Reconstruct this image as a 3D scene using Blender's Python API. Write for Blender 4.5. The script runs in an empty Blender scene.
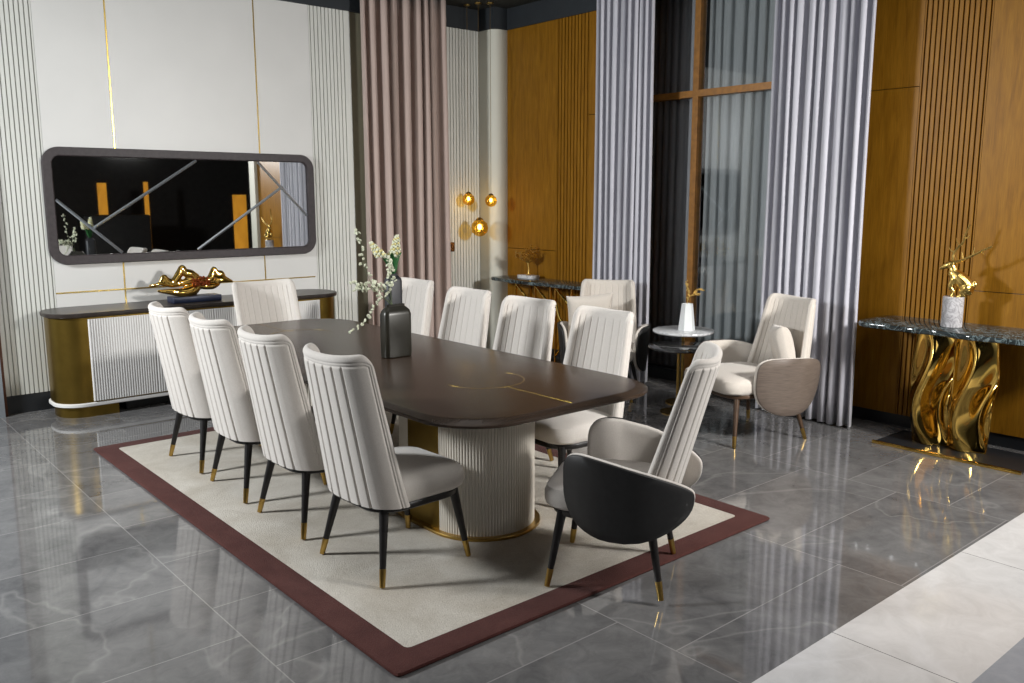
import bpy, bmesh, math, random
from math import sin, cos, pi, radians, atan2, hypot
from mathutils import Vector, Matrix, Euler
random.seed(7)
SC = bpy.context.scene
COL = SC.collection

# ------------------------------------------------------------------ helpers
def sm(o, ang=35):
    me = o.data
    for p in me.polygons: p.use_smooth = True
    try:
        me.set_sharp_from_angle(angle=radians(ang))
    except Exception: pass
    return o

def link(name, verts, faces, mat, parent=None, smooth=True, ang=35, loc=None, rz=0.0):
    me = bpy.data.meshes.new(name)
    me.from_pydata([tuple(v) for v in verts], [], faces)
    me.validate(); me.update()
    bm = bmesh.new(); bm.from_mesh(me)
    bmesh.ops.recalc_face_normals(bm, faces=bm.faces)
    bm.to_mesh(me); bm.free()
    if mat: me.materials.append(mat)
    o = bpy.data.objects.new(name, me); COL.objects.link(o)
    if parent: o.parent = parent
    if loc is not None: o.location = loc
    o.rotation_euler.z = rz
    if smooth: sm(o, ang)
    return o

class MB:
    def __init__(s): s.v = []; s.f = []
    def add(s, v, f, M=None):
        n = len(s.v)
        for p in v:
            p = Vector(p)
            s.v.append(M @ p if M else p)
        for q in f: s.f.append([i + n for i in q])
        return s
    def build(s, name, mat, parent=None, **k): return link(name, s.v, s.f, mat, parent, **k)
    # rings: list of equal-length closed loops
    def loft(s, rings, cap0=True, cap1=True, M=None, closed=True):
        n = len(rings[0]); v = []; f = []
        for r in rings: v += list(r)
        for i in range(len(rings) - 1):
            for j in range(n if closed else n - 1):
                a = i * n + j; b = i * n + (j + 1) % n
                f.append([a, b, b + n, a + n])
        if cap0: f.append(list(range(n))[::-1])
        if cap1: f.append([(len(rings) - 1) * n + j for j in range(n)])
        return s.add(v, f, M)
    def box(s, x0, x1, y0, y1, z0, z1, b=0.0, M=None):
        if b <= 0:
            v = [(x, y, z) for z in (z0, z1) for (x, y) in ((x0, y0), (x1, y0), (x1, y1), (x0, y1))]
            return s.add(v, [[3, 2, 1, 0], [4, 5, 6, 7], [0, 1, 5, 4], [1, 2, 6, 5], [2, 3, 7, 6], [3, 0, 4, 7]], M)
        cx, cy, hx, hy = (x0 + x1) / 2, (y0 + y1) / 2, (x1 - x0) / 2, (y1 - y0) / 2
        rings = []
        for off, z in ((b, z0), (b * .3, z0 + b * .3), (0, z0 + b), (0, z1 - b), (b * .3, z1 - b * .3), (b, z1)):
            rings.append([(p[0], p[1], z) for p in rrect(cx, cy, hx - off, hy - off, max(b - off, b * .3), 3)])
        return s.loft(rings, M=M)
    def lathe(s, prof, n=32, M=None, c0=True, c1=True):
        return s.loft([[(r * cos(2 * pi * j / n), r * sin(2 * pi * j / n), z) for j in range(n)] for r, z in prof], c0, c1, M)
    def tube(s, pts, rad, n=8, caps=True):
        pts = [Vector(p) for p in pts]
        if not hasattr(rad, '__len__'): rad = [rad] * len(pts)
        rings = []; up = None
        for i, p in enumerate(pts):
            t = (pts[min(i + 1, len(pts) - 1)] - pts[max(i - 1, 0)])
            t.normalize()
            if up is None:
                a = Vector((0, 0, 1)) if abs(t.z) < .9 else Vector((1, 0, 0))
                up = t.cross(a).normalized()
            else:
                up = (up - t * up.dot(t)).normalized()
            w = t.cross(up)
            rings.append([p + (up * cos(2 * pi * j / n) + w * sin(2 * pi * j / n)) * rad[i] for j in range(n)])
        return s.loft(rings, caps, caps)
    def ball(s, c, r, sx=1, sy=1, sz=1, n=12, m=8, M=None):
        rings = []
        for i in range(m + 1):
            a = -pi / 2 + pi * i / m; rr = max(cos(a), .02) * r
            rings.append([(c[0] + rr * sx * cos(2 * pi * j / n), c[1] + rr * sy * sin(2 * pi * j / n), c[2] + r * sz * sin(a)) for j in range(n)])
        return s.loft(rings, M=M)

def rrect(cx, cy, hx, hy, r, n=8):
    r = max(min(r, hx - 1e-4, hy - 1e-4), 1e-4); out = []
    for (sx, sy, a0) in ((1, 1, 0), (-1, 1, 90), (-1, -1, 180), (1, -1, 270)):
        for k in range(n + 1):
            a = radians(a0 + 90 * k / n)
            out.append((cx + sx * (hx - r) + r * cos(a), cy + sy * (hy - r) + r * sin(a)))
    return out

def smooth_pts(P, n=6):
    P = [Vector(p) for p in P]; out = []
    for i in range(len(P) - 1):
        p0 = P[max(i - 1, 0)]; p1 = P[i]; p2 = P[i + 1]; p3 = P[min(i + 2, len(P) - 1)]
        for k in range(n):
            t = k / n
            out.append(.5 * ((2 * p1) + (-p0 + p2) * t + (2 * p0 - 5 * p1 + 4 * p2 - p3) * t * t + (-p0 + 3 * p1 - 3 * p2 + p3) * t ** 3))
    out.append(P[-1]); return out

def interp(xs, t):
    x = t * (len(xs) - 1); i = min(int(x), len(xs) - 2); f = x - i
    return xs[i] * (1 - f) + xs[i + 1] * f

def root(name, label, cat, loc=(0, 0, 0), rz=0.0, group=None):
    o = bpy.data.objects.new(name, None); COL.objects.link(o)
    o.empty_display_size = .1
    o.location = loc; o.rotation_euler.z = rz
    return tag(o, label, cat, group)
def tag(o, label, cat, group=None):
    o['label'] = label; o['category'] = cat
    if group: o['group'] = group
    return o
def struct(o):
    o['kind'] = 'structure'; return o
def copy_tree(o, parent=None):
    c = o.copy(); COL.objects.link(c)
    if parent: c.parent = parent
    for ch in list(o.children): copy_tree(ch, c)
    return c
def remesh(o, vox, smooth=4, fac=.5):
    m = o.modifiers.new('r', 'REMESH'); m.mode = 'VOXEL'; m.voxel_size = vox; m.use_smooth_shade = True
    if smooth:
        m2 = o.modifiers.new('s', 'SMOOTH'); m2.iterations = smooth; m2.factor = fac
    return o

# ------------------------------------------------------------------ materials
class NT:
    def __init__(s, name):
        s.m = bpy.data.materials.new(name); s.m.use_nodes = True
        s.t = s.m.node_tree; s.b = s.t.nodes['Principled BSDF']
    def n(s, typ, **k):
        x = s.t.nodes.new(typ)
        for a, v in k.items():
            if a.startswith('i_'): x.inputs[a[2:].replace('_', ' ')].default_value = v
            else: setattr(x, a, v)
        return x
    def l(s, a, b): s.t.links.new(a, b)
    def ramp(s, fac, stops):
        r = s.n('ShaderNodeValToRGB'); e = r.color_ramp.elements
        while len(e) < len(stops): e.new(.5)
        for x, (p, c) in zip(e, stops): x.position = p; x.color = (*c, 1)
        s.l(fac, r.inputs[0]); return r.outputs[0]
    def coords(s, scale=(1, 1, 1), rot=(0, 0, 0), loc=(0, 0, 0), kind='Object'):
        tc = s.n('ShaderNodeTexCoord'); mp = s.n('ShaderNodeMapping')
        mp.inputs['Scale'].default_value = scale; mp.inputs['Rotation'].default_value = rot; mp.inputs['Location'].default_value = loc
        s.l(tc.outputs[kind], mp.inputs[0]); return mp.outputs[0]
    def noise(s, vec, scale, detail=4, rough=.5, dist=0):
        x = s.n('ShaderNodeTexNoise'); x.inputs['Scale'].default_value = scale; x.inputs['Detail'].default_value = detail
        x.inputs['Roughness'].default_value = rough; x.inputs['Distortion'].default_value = dist
        s.l(vec, x.inputs['Vector']); return x.outputs['Fac']
    def bump(s, h, strength=.2, dist=.01):
        b = s.n('ShaderNodeBump'); b.inputs['Strength'].default_value = strength; b.inputs['Distance'].default_value = dist
        s.l(h, b.inputs['Height']); s.l(b.outputs[0], s.b.inputs['Normal']); return b
    def mix(s, fac, a, b, mode='MIX'):
        x = s.n('ShaderNodeMix', data_type='RGBA', blend_type=mode)
        for inp, v in ((x.inputs[0], fac), (x.inputs[6], a), (x.inputs[7], b)):
            if isinstance(v, (int, float)): inp.default_value = v
            elif isinstance(v, tuple): inp.default_value = (*v, 1)
            else: s.l(v, inp)
        return x.outputs[2]

def plain(name, col, rough=.5, metal=0, spec=.5, noise=.06, nscale=8, bump=0, bscale=200, **k):
    t = NT(name)
    v = t.coords()
    f = t.noise(v, nscale, 3)
    c0 = tuple(max(0, c * (1 - noise)) for c in col); c1 = tuple(min(1, c * (1 + noise)) for c in col)
    t.l(t.ramp(f, [(.3, c0), (.7, c1)]), t.b.inputs['Base Color'])
    t.b.inputs['Roughness'].default_value = rough; t.b.inputs['Metallic'].default_value = metal
    t.b.inputs['Specular IOR Level'].default_value = spec
    for a, b in k.items(): t.b.inputs[a.replace('_', ' ')].default_value = b
    if bump: t.bump(t.noise(v, bscale, 2), bump, .002)
    return t.m

def fabric(name, col, sheen=.3, bscale=500, bump=.35, noise=.07):
    t = NT(name); v = t.coords()
    f = t.noise(v, 260, 2, .6); g = t.noise(v, 3, 2)
    c0 = tuple(c * (1 - noise * 1.6) for c in col); c1 = tuple(min(1, c * (1 + noise)) for c in col)
    a = t.ramp(f, [(.3, c0), (.7, c1)])
    t.l(t.mix(.12, a, t.ramp(g, [(.3, c0), (.7, c1)])), t.b.inputs['Base Color'])
    t.b.inputs['Roughness'].default_value = .95; t.b.inputs['Specular IOR Level'].default_value = .15
    t.b.inputs['Sheen Weight'].default_value = sheen; t.b.inputs['Sheen Roughness'].default_value = .5
    t.bump(t.noise(v, bscale, 2, .6), bump, .0015)
    return t.m

M = {}
M['chair_fabric'] = fabric('chair fabric', (.64, .60, .555))
M['lounge_fabric'] = fabric('lounge fabric', (.60, .55, .49))
M['pillow_fabric'] = fabric('pillow fabric', (.58, .53, .47), bump=.5)
M['black_wood'] = plain('black stained wood', (.012, .0105, .01), .38, noise=.3, nscale=30)
M['black_leather'] = plain('black arm shell', (.010, .0095, .0095), .5, noise=.2, nscale=40, bump=.15, bscale=600)
M['brass'] = plain('brushed brass', (.52, .34, .10), .28, 1, noise=.1, nscale=30)
M['gold'] = plain('polished gold', (.80, .52, .13), .09, 1, noise=.05)
M['gold_leaf'] = plain('gold leaf', (.75, .52, .16), .28, 1, noise=.15, nscale=60, bump=.3, bscale=150)
M['gold_paint'] = plain('satin gold lacquer', (.27, .175, .035), .33, .95, noise=.08, nscale=12)
M['gold_line'] = plain('gold inlay strip', (.60, .42, .08), .25, .9)
M['white_flute'] = plain('white fluted lacquer', (.72, .71, .69), .45, noise=.02)
M['cream_flute'] = plain('cream fluted lacquer', (.66, .615, .54), .5, noise=.02)
M['white_panel'] = plain('white wall panel', (.69, .685, .66), .42, noise=.03, nscale=2)
M['slat'] = plain('cream slat panel', (.66, .665, .62), .5, noise=.03, nscale=2)
M['cream_wall'] = plain('cream column', (.60, .59, .51), .6, noise=.03, nscale=2)
M['shade_wall'] = plain('recess shade tone', (.40, .37, .26), .7, noise=.03)  # cream wall toned down to olive, recess shade put into the colour
M['dark_top'] = plain('dark ash veneer top', (.030, .023, .019), .33, noise=.35, nscale=25)
M['skirting'] = plain('dark skirting', (.016, .018, .021), .3, noise=.1)
M['ceiling'] = plain('dark ceiling', (.020, .022, .018), .8, noise=.1)
M['band'] = plain('dark soffit', (.018, .023, .028), .7, noise=.1)
M['far_wall'] = plain('dark showroom wall', (.030, .027, .025), .6, noise=.2)
M['window_wood'] = plain('window frame wood', (.33, .14, .02), .4, noise=.2, nscale=20)
M['mirror_frame'] = plain('mirror frame veneer', (.030, .022, .024), .5, noise=.3, nscale=30)
M['mirror'] = plain('mirror glass', (.78, .8, .8), .015, 1, noise=0)
M['bevel_mirror'] = plain('bevelled mirror strip', (.85, .93, 1.0), .3, 1, noise=0)
M['white_stone'] = plain('white ceramic', (.72, .74, .74), .35, noise=.03)
M['bronze'] = plain('dark bronze vase', (.022, .020, .014), .32, .2, noise=.2, nscale=10)
M['slate_vase'] = plain('slate black vase', (.014, .015, .019), .45, .1, noise=.2, nscale=20)
M['navy'] = plain('dark blue slab', (.016, .024, .055), .4, noise=.2)
M['red_brown'] = plain('amber grape beads', (.30, .07, .02), .15, .6, noise=.3, nscale=60)
M['leaf'] = plain('dark green leaf', (.02, .12, .03), .45, noise=.4, nscale=40)
M['stem'] = plain('green grey stem', (.13, .16, .09), .7, noise=.2)
M['blossom'] = plain('white blossom', (.66, .68, .52), .8, noise=.08, nscale=90)
M['floret'] = plain('cream yellow floret', (.66, .58, .25), .8, noise=.25, nscale=70)
M['bulb_cap'] = plain('dark brass cap', (.14, .09, .03), .4, .9)
M['grey_pier'] = plain('grey pier', (.22, .24, .26), .7, noise=.06)
M['brown_edge'] = plain('brown edge', (.10, .03, .01), .6)
M['lounge_leg'] = plain('brown leg', (.07, .038, .02), .4, noise=.2, nscale=30)
M['rust_bronze'] = plain('bronze bracket', (.22, .09, .02), .35, .8, noise=.4, nscale=80)

def mk_curtain(name, col, tr=0.0, sheen=.4):
    t = NT(name); v = t.coords(scale=(1, 1, .06))
    f = t.noise(v, 60, 3)
    t.l(t.ramp(f, [(.3, tuple(c * .9 for c in col)), (.7, tuple(min(1, c * 1.05) for c in col))]), t.b.inputs['Base Color'])
    t.b.inputs['Roughness'].default_value = .75; t.b.inputs['Specular IOR Level'].default_value = .3
    t.b.inputs['Sheen Weight'].default_value = sheen
    return t.m
M['pink'] = mk_curtain('dusty pink velvet', (.47, .365, .32))
M['lavender'] = mk_curtain('lavender grey curtain', (.53, .525, .575))
M['sheer'] = mk_curtain('grey sheer', (.50, .52, .53))
M['sheer_dark'] = mk_curtain('charcoal sheer', (.50, .50, .52))

# veneer with brown grey grain
def mk_veneer():
    t = NT('grey brown veneer'); v = t.coords(scale=(1, 1, 14))
    f = t.noise(v, 12, 6, .6)
    t.l(t.ramp(f, [(.3, (.10, .075, .06)), (.7, (.16, .125, .10))]), t.b.inputs['Base Color'])
    t.b.inputs['Roughness'].default_value = .55; return t.m
M['veneer'] = mk_veneer()
def mk_wood():
    t = NT('amber wood panel'); v = t.coords(scale=(5, 5, .5))
    f = t.noise(v, 5, 8, .62, .6)
    v2 = t.coords(scale=(40, 40, 1.2)); g = t.noise(v2, 6, 4, .6)
    a = t.ramp(f, [(.25, (.20, .083, .005)), (.5, (.275, .122, .008)), (.75, (.34, .158, .013))])
    b = t.ramp(g, [(.35, (.8, .8, .8)), (.65, (1.08, 1.08, 1.08))])
    t.l(t.mix(1.0, a, b, 'MULTIPLY'), t.b.inputs['Base Color'])
    t.b.inputs['Roughness'].default_value = .42; t.b.inputs['Specular IOR Level'].default_value = .18
    return t.m
M['wood'] = mk_wood()
def mk_tabletop():
    t = NT('dark walnut tabletop'); v = t.coords(scale=(.6, 6, 1))
    f = t.noise(v, 8, 7, .6, .4)
    t.l(t.ramp(f, [(.3, (.030, .019, .013)), (.7, (.050, .032, .021))]), t.b.inputs['Base Color'])
    t.b.inputs['Roughness'].default_value = .27; t.b.inputs['Specular IOR Level'].default_value = .3
    return t.m
M['table'] = mk_tabletop()

def tiles(name, bw, rh, off, loc, cA, cB, vein, mortar, msize, rough, vs=1.0, veinw=.22):
    t = NT(name)
    vb = t.coords(rot=(0, 0, pi / 2), loc=loc)
    br = t.n('ShaderNodeTexBrick'); br.offset = off; br.squash = 1
    br.inputs['Scale'].default_value = 1; br.inputs['Brick Width'].default_value = bw; br.inputs['Row Height'].default_value = rh
    br.inputs['Mortar Size'].default_value = msize; br.inputs['Mortar Smooth'].default_value = .1
    br.inputs['Color1'].default_value = (0, 0, 0, 1); br.inputs['Color2'].default_value = (1, 1, 1, 1)
    t.l(vb, br.inputs['Vector'])
    v = t.coords()
    # shift the stone pattern tile by tile
    add = t.n('ShaderNodeVectorMath', operation='MULTIPLY_ADD'); t.l(br.outputs['Color'], add.inputs[0])
    add.inputs[1].default_value = (3, 5, 0); t.l(v, add.inputs[2])
    w = add.outputs[0]
    f = t.noise(w, 1.6 * vs, 8, .62, 1.2)
    base = t.ramp(f, [(.3, cA), (.55, tuple((a + b) / 2 for a, b in zip(cA, cB))), (.75, cB)])
    fine = t.noise(w, 9 * vs, 8, .7, .8)
    base = t.mix(.35, base, t.ramp(fine, [(.3, tuple(a * .7 for a in cA)), (.7, tuple(min(1, b * 1.15) for b in cB))]))
    n2 = t.noise(w, .8 * vs, 4, .5, .6)
    sub = t.n('ShaderNodeMath', operation='SUBTRACT'); t.l(n2, sub.inputs[0]); sub.inputs[1].default_value = .5
    ab = t.n('ShaderNodeMath', operation='ABSOLUTE'); t.l(sub.outputs[0], ab.inputs[0])
    vm = t.ramp(ab.outputs[0], [(0, (veinw, veinw, veinw)), (.010, (0, 0, 0))])
    base = t.mix(vm, base, vein)
    base = t.mix(br.outputs['Fac'], base, mortar)
    t.l(base, t.b.inputs['Base Color'])
    t.b.inputs['Roughness'].default_value = rough; t.b.inputs['Specular IOR Level'].default_value = .9
    lo = t.noise(t.coords(), 2.5, 2)
    t.bump(lo, .04, .01)
    return t.m
M['floor'] = tiles('grey marble tiles', .578, 1.165, .5, (0, 0, 0), (.088, .086, .088), (.225, .22, .216), (.42, .41, .39), (.27, .26, .255), .0028, .06)
M['floor_white'] = tiles('white marble tiles', 6.0, 1.17, 0, (0, 0, 0), (.60, .585, .57), (.70, .69, .68), (.78, .77, .78), (.10, .10, .10), .002, .12, .8)
M['floor_blue'] = tiles('blue grey marble tiles', 6.0, 1.17, 0, (0, 0, 0), (.26, .29, .33), (.36, .39, .43), (.55, .56, .6), (.10, .10, .10), .002, .12, .8)

def mk_marble(name, cA, cB, vein, sc=6, rough=.12, vw=.03):
    t = NT(name); v = t.coords()
    f = t.noise(v, sc, 6, .6, 1); n2 = t.noise(v, sc * .8, 5, .6, 2)
    base = t.ramp(f, [(.3, cA), (.7, cB)])
    sub = t.n('ShaderNodeMath', operation='SUBTRACT'); t.l(n2, sub.inputs[0]); sub.inputs[1].default_value = .5
    ab = t.n('ShaderNodeMath', operation='ABSOLUTE'); t.l(sub.outputs[0], ab.inputs[0])
    t.l(t.mix(t.ramp(ab.outputs[0], [(0, (.8, .8, .8)), (vw, (0, 0, 0))]), base, vein), t.b.inputs['Base Color'])
    t.b.inputs['Roughness'].default_value = rough; return t.m
M['black_marble'] = mk_marble('black veined marble', (.010, .012, .012), (.03, .04, .042), (.20, .26, .27), 9, .08)
M['dark_marble'] = mk_marble('dark glossy marble', (.015, .015, .016), (.03, .03, .03), (.15, .15, .15), 9, .08)
M['white_marble'] = mk_marble('white marble', (.58, .59, .60), (.74, .74, .74), (.30, .31, .33), 7, .2)
M['grey_marble'] = mk_marble('grey white marble', (.36, .35, .36), (.60, .59, .60), (.20, .19, .20), 14, .3, .06)

def mk_rug(name, cA, cB, sc):
    t = NT(name); v = t.coords()
    f = t.noise(v, sc, 6, .65, .8); g = t.noise(v, 180, 3, .7)
    a = t.ramp(f, [(.3, cA), (.7, cB)])
    t.l(t.mix(.3, a, t.ramp(g, [(.3, tuple(c * .6 for c in cA)), (.7, tuple(min(1, c * 1.2) for c in cB))])), t.b.inputs['Base Color'])
    t.b.inputs['Roughness'].default_value = 1; t.b.inputs['Specular IOR Level'].default_value = .1
    t.b.inputs['Sheen Weight'].default_value = .05
    t.bump(g, .9, .006); return t.m
M['rug_cream'] = mk_rug('cream rug pile', (.40, .35, .28), (.66, .625, .56), 2.6)
M['rug_red'] = mk_rug('maroon rug border', (.062, .021, .018), (.105, .040, .034), 5)

def mk_glass():
    m = bpy.data.materials.new('window glass'); m.use_nodes = True; t = m.node_tree; t.nodes.clear()
    out = t.nodes.new('ShaderNodeOutputMaterial'); mix = t.nodes.new('ShaderNodeMixShader')
    tr = t.nodes.new('ShaderNodeBsdfTransparent'); tr.inputs[0].default_value = (.92, .93, .93, 1)
    gl = t.nodes.new('ShaderNodeBsdfGlossy'); gl.inputs['Roughness'].default_value = .03
    fr = t.nodes.new('ShaderNodeFresnel'); fr.inputs[0].default_value = 1.5
    t.links.new(fr.outputs[0], mix.inputs[0]); t.links.new(tr.outputs[0], mix.inputs[1]); t.links.new(gl.outputs[0], mix.inputs[2])
    t.links.new(mix.outputs[0], out.inputs[0]); return m
M['glass'] = mk_glass()
def mk_amber():
    m = bpy.data.materials.new('amber globe glass'); m.use_nodes = True; t = m.node_tree; t.nodes.clear()
    out = t.nodes.new('ShaderNodeOutputMaterial'); mix = t.nodes.new('ShaderNodeMixShader')
    tr = t.nodes.new('ShaderNodeBsdfTransparent'); tr.inputs[0].default_value = (.90, .66, .20, 1)
    gl = t.nodes.new('ShaderNodeBsdfGlossy'); gl.inputs['Roughness'].default_value = .05; gl.inputs[0].default_value = (1, .85, .5, 1)
    mix.inputs[0].default_value = .12
    t.links.new(tr.outputs[0], mix.inputs[1]); t.links.new(gl.outputs[0], mix.inputs[2])
    t.links.new(mix.outputs[0], out.inputs[0]); return m
M['amber'] = mk_amber()
def emit(name, col, st, grain=False):
    t = NT(name); t.b.inputs['Emission Strength'].default_value = st
    t.b.inputs['Emission Color'].default_value = (*col, 1); t.b.inputs['Base Color'].default_value = (*col, 1)
    if grain:
        f = t.noise(t.coords(scale=(3, 3, 1)), 3, 5, .6, 1)
        t.l(t.ramp(f, [(.3, tuple(c * .5 for c in col)), (.7, col)]), t.b.inputs['Emission Color'])
    return t.m
M['bulb'] = emit('lit bulb', (1, .80, .42), 14)
M['onyx'] = emit('backlit amber onyx', (1.0, .42, .04), .5, True)

# ------------------------------------------------------------------ room
YB = 7.43; XR = 6.12; ZT = 3.37; ZC = 3.58
def quad(name, pts, mat): return struct(link(name, pts, [[0, 1, 2, 3]], mat, smooth=False))
def floor_slab(name, x0, x1, y0, y1, mat):
    # object origin placed so that the brick joints fall on the measured grid
    return MB().box(x0, x1, y0, y1, -.05, 0)
GX, GY = 1.22, 1.845
def fl(name, x0, x1, y0, y1, mat, gx, gy):
    mb = MB().box(x0 - gx, x1 - gx, y0 - gy, y1 - gy, -.05, 0)
    o = mb.build(name, mat, smooth=False, loc=(gx, gy, 0)); return struct(o)
fl('floor', -6, 12, 1.54, 7.8, M['floor'], GX + 0, GY)
fl('floor', -6, 12, 1.045, 1.54, M['floor_white'], 2.95, 0)
fl('floor', -6, 12, -7, 1.045, M['floor_blue'], 2.95, 0)
struct(MB().box(-6, 12, -7, 7.8, ZC, ZC + .05).build('ceiling', M['ceiling'], smooth=False))

def grooved(name, s0, s1, gs, z0, z1, place, mat, gw=.009, gd=.016, thick=.05):
    """vertical slab with vertical grooves; place(s, d) -> (x, y), d = depth behind the face"""
    prof = [(s0, 0)]
    for g in sorted(gs):
        prof += [(g - gw / 2, 0), (g - gw / 2 + .001, gd), (g + gw / 2 - .001, gd), (g + gw / 2, 0)]
    prof.append((s1, 0)); prof += [(s1, thick), (s0, thick)]
    v = []; f = []
    n = len(prof)
    for z in (z0, z1): v += [(*place(s, d), z) for s, d in prof]
    for i in range(n):
        j = (i + 1) % n; f.append([i, j, j + n, i + n])
    # caps as strips (profile is not convex)
    bm = bmesh.new(); bv = [bm.verts.new(p) for p in v]
    for q in f: bm.faces.new([bv[i] for i in q])
    for base in (0, n):
        fc = bm.faces.new([bv[base + i] for i in range(n)]); bmesh.ops.triangulate(bm, faces=[fc])
    bmesh.ops.recalc_face_normals(bm, faces=bm.faces)
    me = bpy.data.meshes.new(name); bm.to_mesh(me); bm.free(); me.materials.append(mat)
    o = bpy.data.objects.new(name, me); COL.objects.link(o); return struct(o)
pb = lambda s, d: (s, YB + d)
pr_ = lambda s, d: (XR + d, s)
ZS = .145
grooved('wall_back', 1.275, 1.685, [1.67 - .0325 * k for k in range(12)], ZS, ZT, pb, M['slat'])
grooved('wall_back', 1.687, 3.955, [2.205, 3.432], ZS, ZT, pb, M['white_panel'], gw=.012, gd=.01)
grooved('wall_back', 3.957, 4.385, [3.975 + .038 * k for k in range(10)], ZS, ZT, pb, M['slat'])
grooved('wall_back', 5.47, 5.94, [5.936 - .0385 * k for k in range(0, 12)], ZS, ZT, pb, M['slat'])
# wall behind the pink curtain; its olive colour stands in for recess shade
struct(MB().box(4.385, 5.47, YB + .02, 7.65, 0, ZC).build('wall_back', M['shade_wall'], smooth=False))
# grey pier at the left end of the wall
struct(MB().box(-6, 1.25, 7.36, 7.48, 0, ZC).build('wall_back', M['grey_pier'], smooth=False))
struct(MB().box(1.25, 1.275, 7.40, 7.48, 0, ZC).build('trim_1', M['brown_edge'], smooth=False))
# corner column with one rounded edge
colm = MB(); r_ = .10
ring = [(5.942, YB)] + [(5.942 + r_ - r_ * cos(a), 7.18 + r_ - r_ * sin(a)) for a in [pi / 2 * k / 8 for k in range(9)]] + [(XR, 7.18), (XR, YB)]
colm.loft([[(x, y, z) for x, y in ring] for z in (0, ZT)])
struct(colm.build('wall_corner', M['cream_wall'], ang=50))
# gold trims
struct(MB().box(2.2015, 2.2085, YB - .001, YB + .009, ZS, ZT).build('trim_2', M['gold_line'], smooth=False))
struct(MB().box(3.4285, 3.4355, YB - .001, YB + .009, ZS, ZT).build('trim_3', M['gold_line'], smooth=False))
struct(MB().box(1.687, 3.93, YB - .003, YB, .905, .915).build('trim_4', M['gold_line'], smooth=False))
# dark soffit over the walls
struct(MB().box(1.275, 5.94, YB - .02, YB + .2, ZT, ZC).build('trim_5', M['band'], smooth=False))
struct(MB().box(XR - .02, XR + .2, 1.4, 7.18, ZT, ZC).build('trim_6', M['band'], smooth=False))
struct(MB().box(5.92, XR + .2, 7.16, YB + .2, ZT, ZC).build('trim_7', M['band'], smooth=False))
struct(MB().box(1.275, 4.385, YB + .004, YB + .06, 0, ZS).build('baseboard_back', M['skirting'], smooth=False))
struct(MB().box(5.47, 5.94, YB + .004, YB + .06, 0, ZS).build('baseboard_back', M['skirting'], smooth=False))
# wood wall
def wood_piece(y0, y1, z0, z1, gs=()):
    return grooved('wall_right', y0, y1, list(gs), z0, z1, pr_, M['wood'], gw=.012, gd=.016)
g = .0025
gR = [2.397 + .0341 * k for k in range(13)]; gL = [6.402 - .0448 * k for k in range(10)]
wood_piece(1.45, 2.38, .09, 1.03 - g); wood_piece(1.45, 2.38, 1.03 + g, ZT)
wood_piece(2.383, 2.820, .09, ZT, gR)
wood_piece(2.823, 3.30, .09, 2.40 - g); wood_piece(2.823, 3.30, 2.40 + g, ZT)
wood_piece(5.60, 5.98, .09, 2.43 - g); wood_piece(5.60, 5.98, 2.43 + g, ZT)
wood_piece(5.983, 6.42, .09, ZT, gL)
wood_piece(6.423, 7.18, .09, 1.11 - g); wood_piece(6.423, 7.18, 1.11 + g, ZT)
for z in (1.03,): struct(MB().box(XR + .008, XR + .04, 1.45, 2.38, z - g, z + g).build('trim_8', M['skirting'], smooth=False))
struct(MB().box(XR + .012, XR + .06, 1.45, 3.30, 0, .09).build('baseboard_right', M['skirting'], smooth=False))
struct(MB().box(XR + .012, XR + .06, 5.60, 7.18, 0, .09).build('baseboard_right', M['skirting'], smooth=False))
struct(MB().box(XR - .05, XR + .25, 1.25, 1.45, 0, ZC).build('wall_right', M['cream_wall'], smooth=False))
struct(MB().box(XR + .05, XR + .6, 1.40, 3.30, 0, ZC).build('wall_right', M['far_wall'], smooth=False))
struct(MB().box(XR + .05, XR + .6, 5.60, 7.65, 0, ZC).build('wall_right', M['far_wall'], smooth=False))
struct(MB().box(XR + .55, XR + .6, 3.30, 5.60, 0, ZC).build('wall_right', M['far_wall'], smooth=False))
# showroom beyond the camera (seen in the mirror only)
struct(MB().box(-6.05, -6, -7, 7.8, 0, ZC).build('wall_left', M['far_wall'], smooth=False))
struct(MB().box(-6, 12, -7.05, -7, 0, ZC).build('wall_front', M['far_wall'], smooth=False))
struct(MB().box(12, 12.05, -7, 7.8, 0, ZC).build('wall_far', M['far_wall'], smooth=False))

# window: frame, glass, sheers behind it
XW = 6.17
wr = struct(MB().box(XW - .02, XW + .06, 4.715, 4.775, .1, 3.5).box(XW - .02, XW + .06, 3.925, 3.965, .1, 3.5).box(XW - .005, XW + .05, 3.965, 4.005, .1, 3.5)
    .box(XW - .022, XW + .058, 3.30, 5.60, 2.495, 2.55).box(XW - .03, XW + .07, 3.30, 5.60, 3.47, ZC)
    .box(XW - .02, XW + .06, 3.30, 3.36, .1, 3.5).box(XW - .02, XW + .06, 5.54, 5.60, .1, 3.5).build('window_1', M['window_wood'], smooth=False))
struct(MB().box(XW - .03, XW + .07, 3.30, 5.60, 0, .10).build('baseboard_right', M['skirting'], smooth=False))
pane = MB().box(XW + .012, XW + .016, 3.32, 5.58, .12, 3.47).build('pane', M['glass'], wr, smooth=False)

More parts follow.
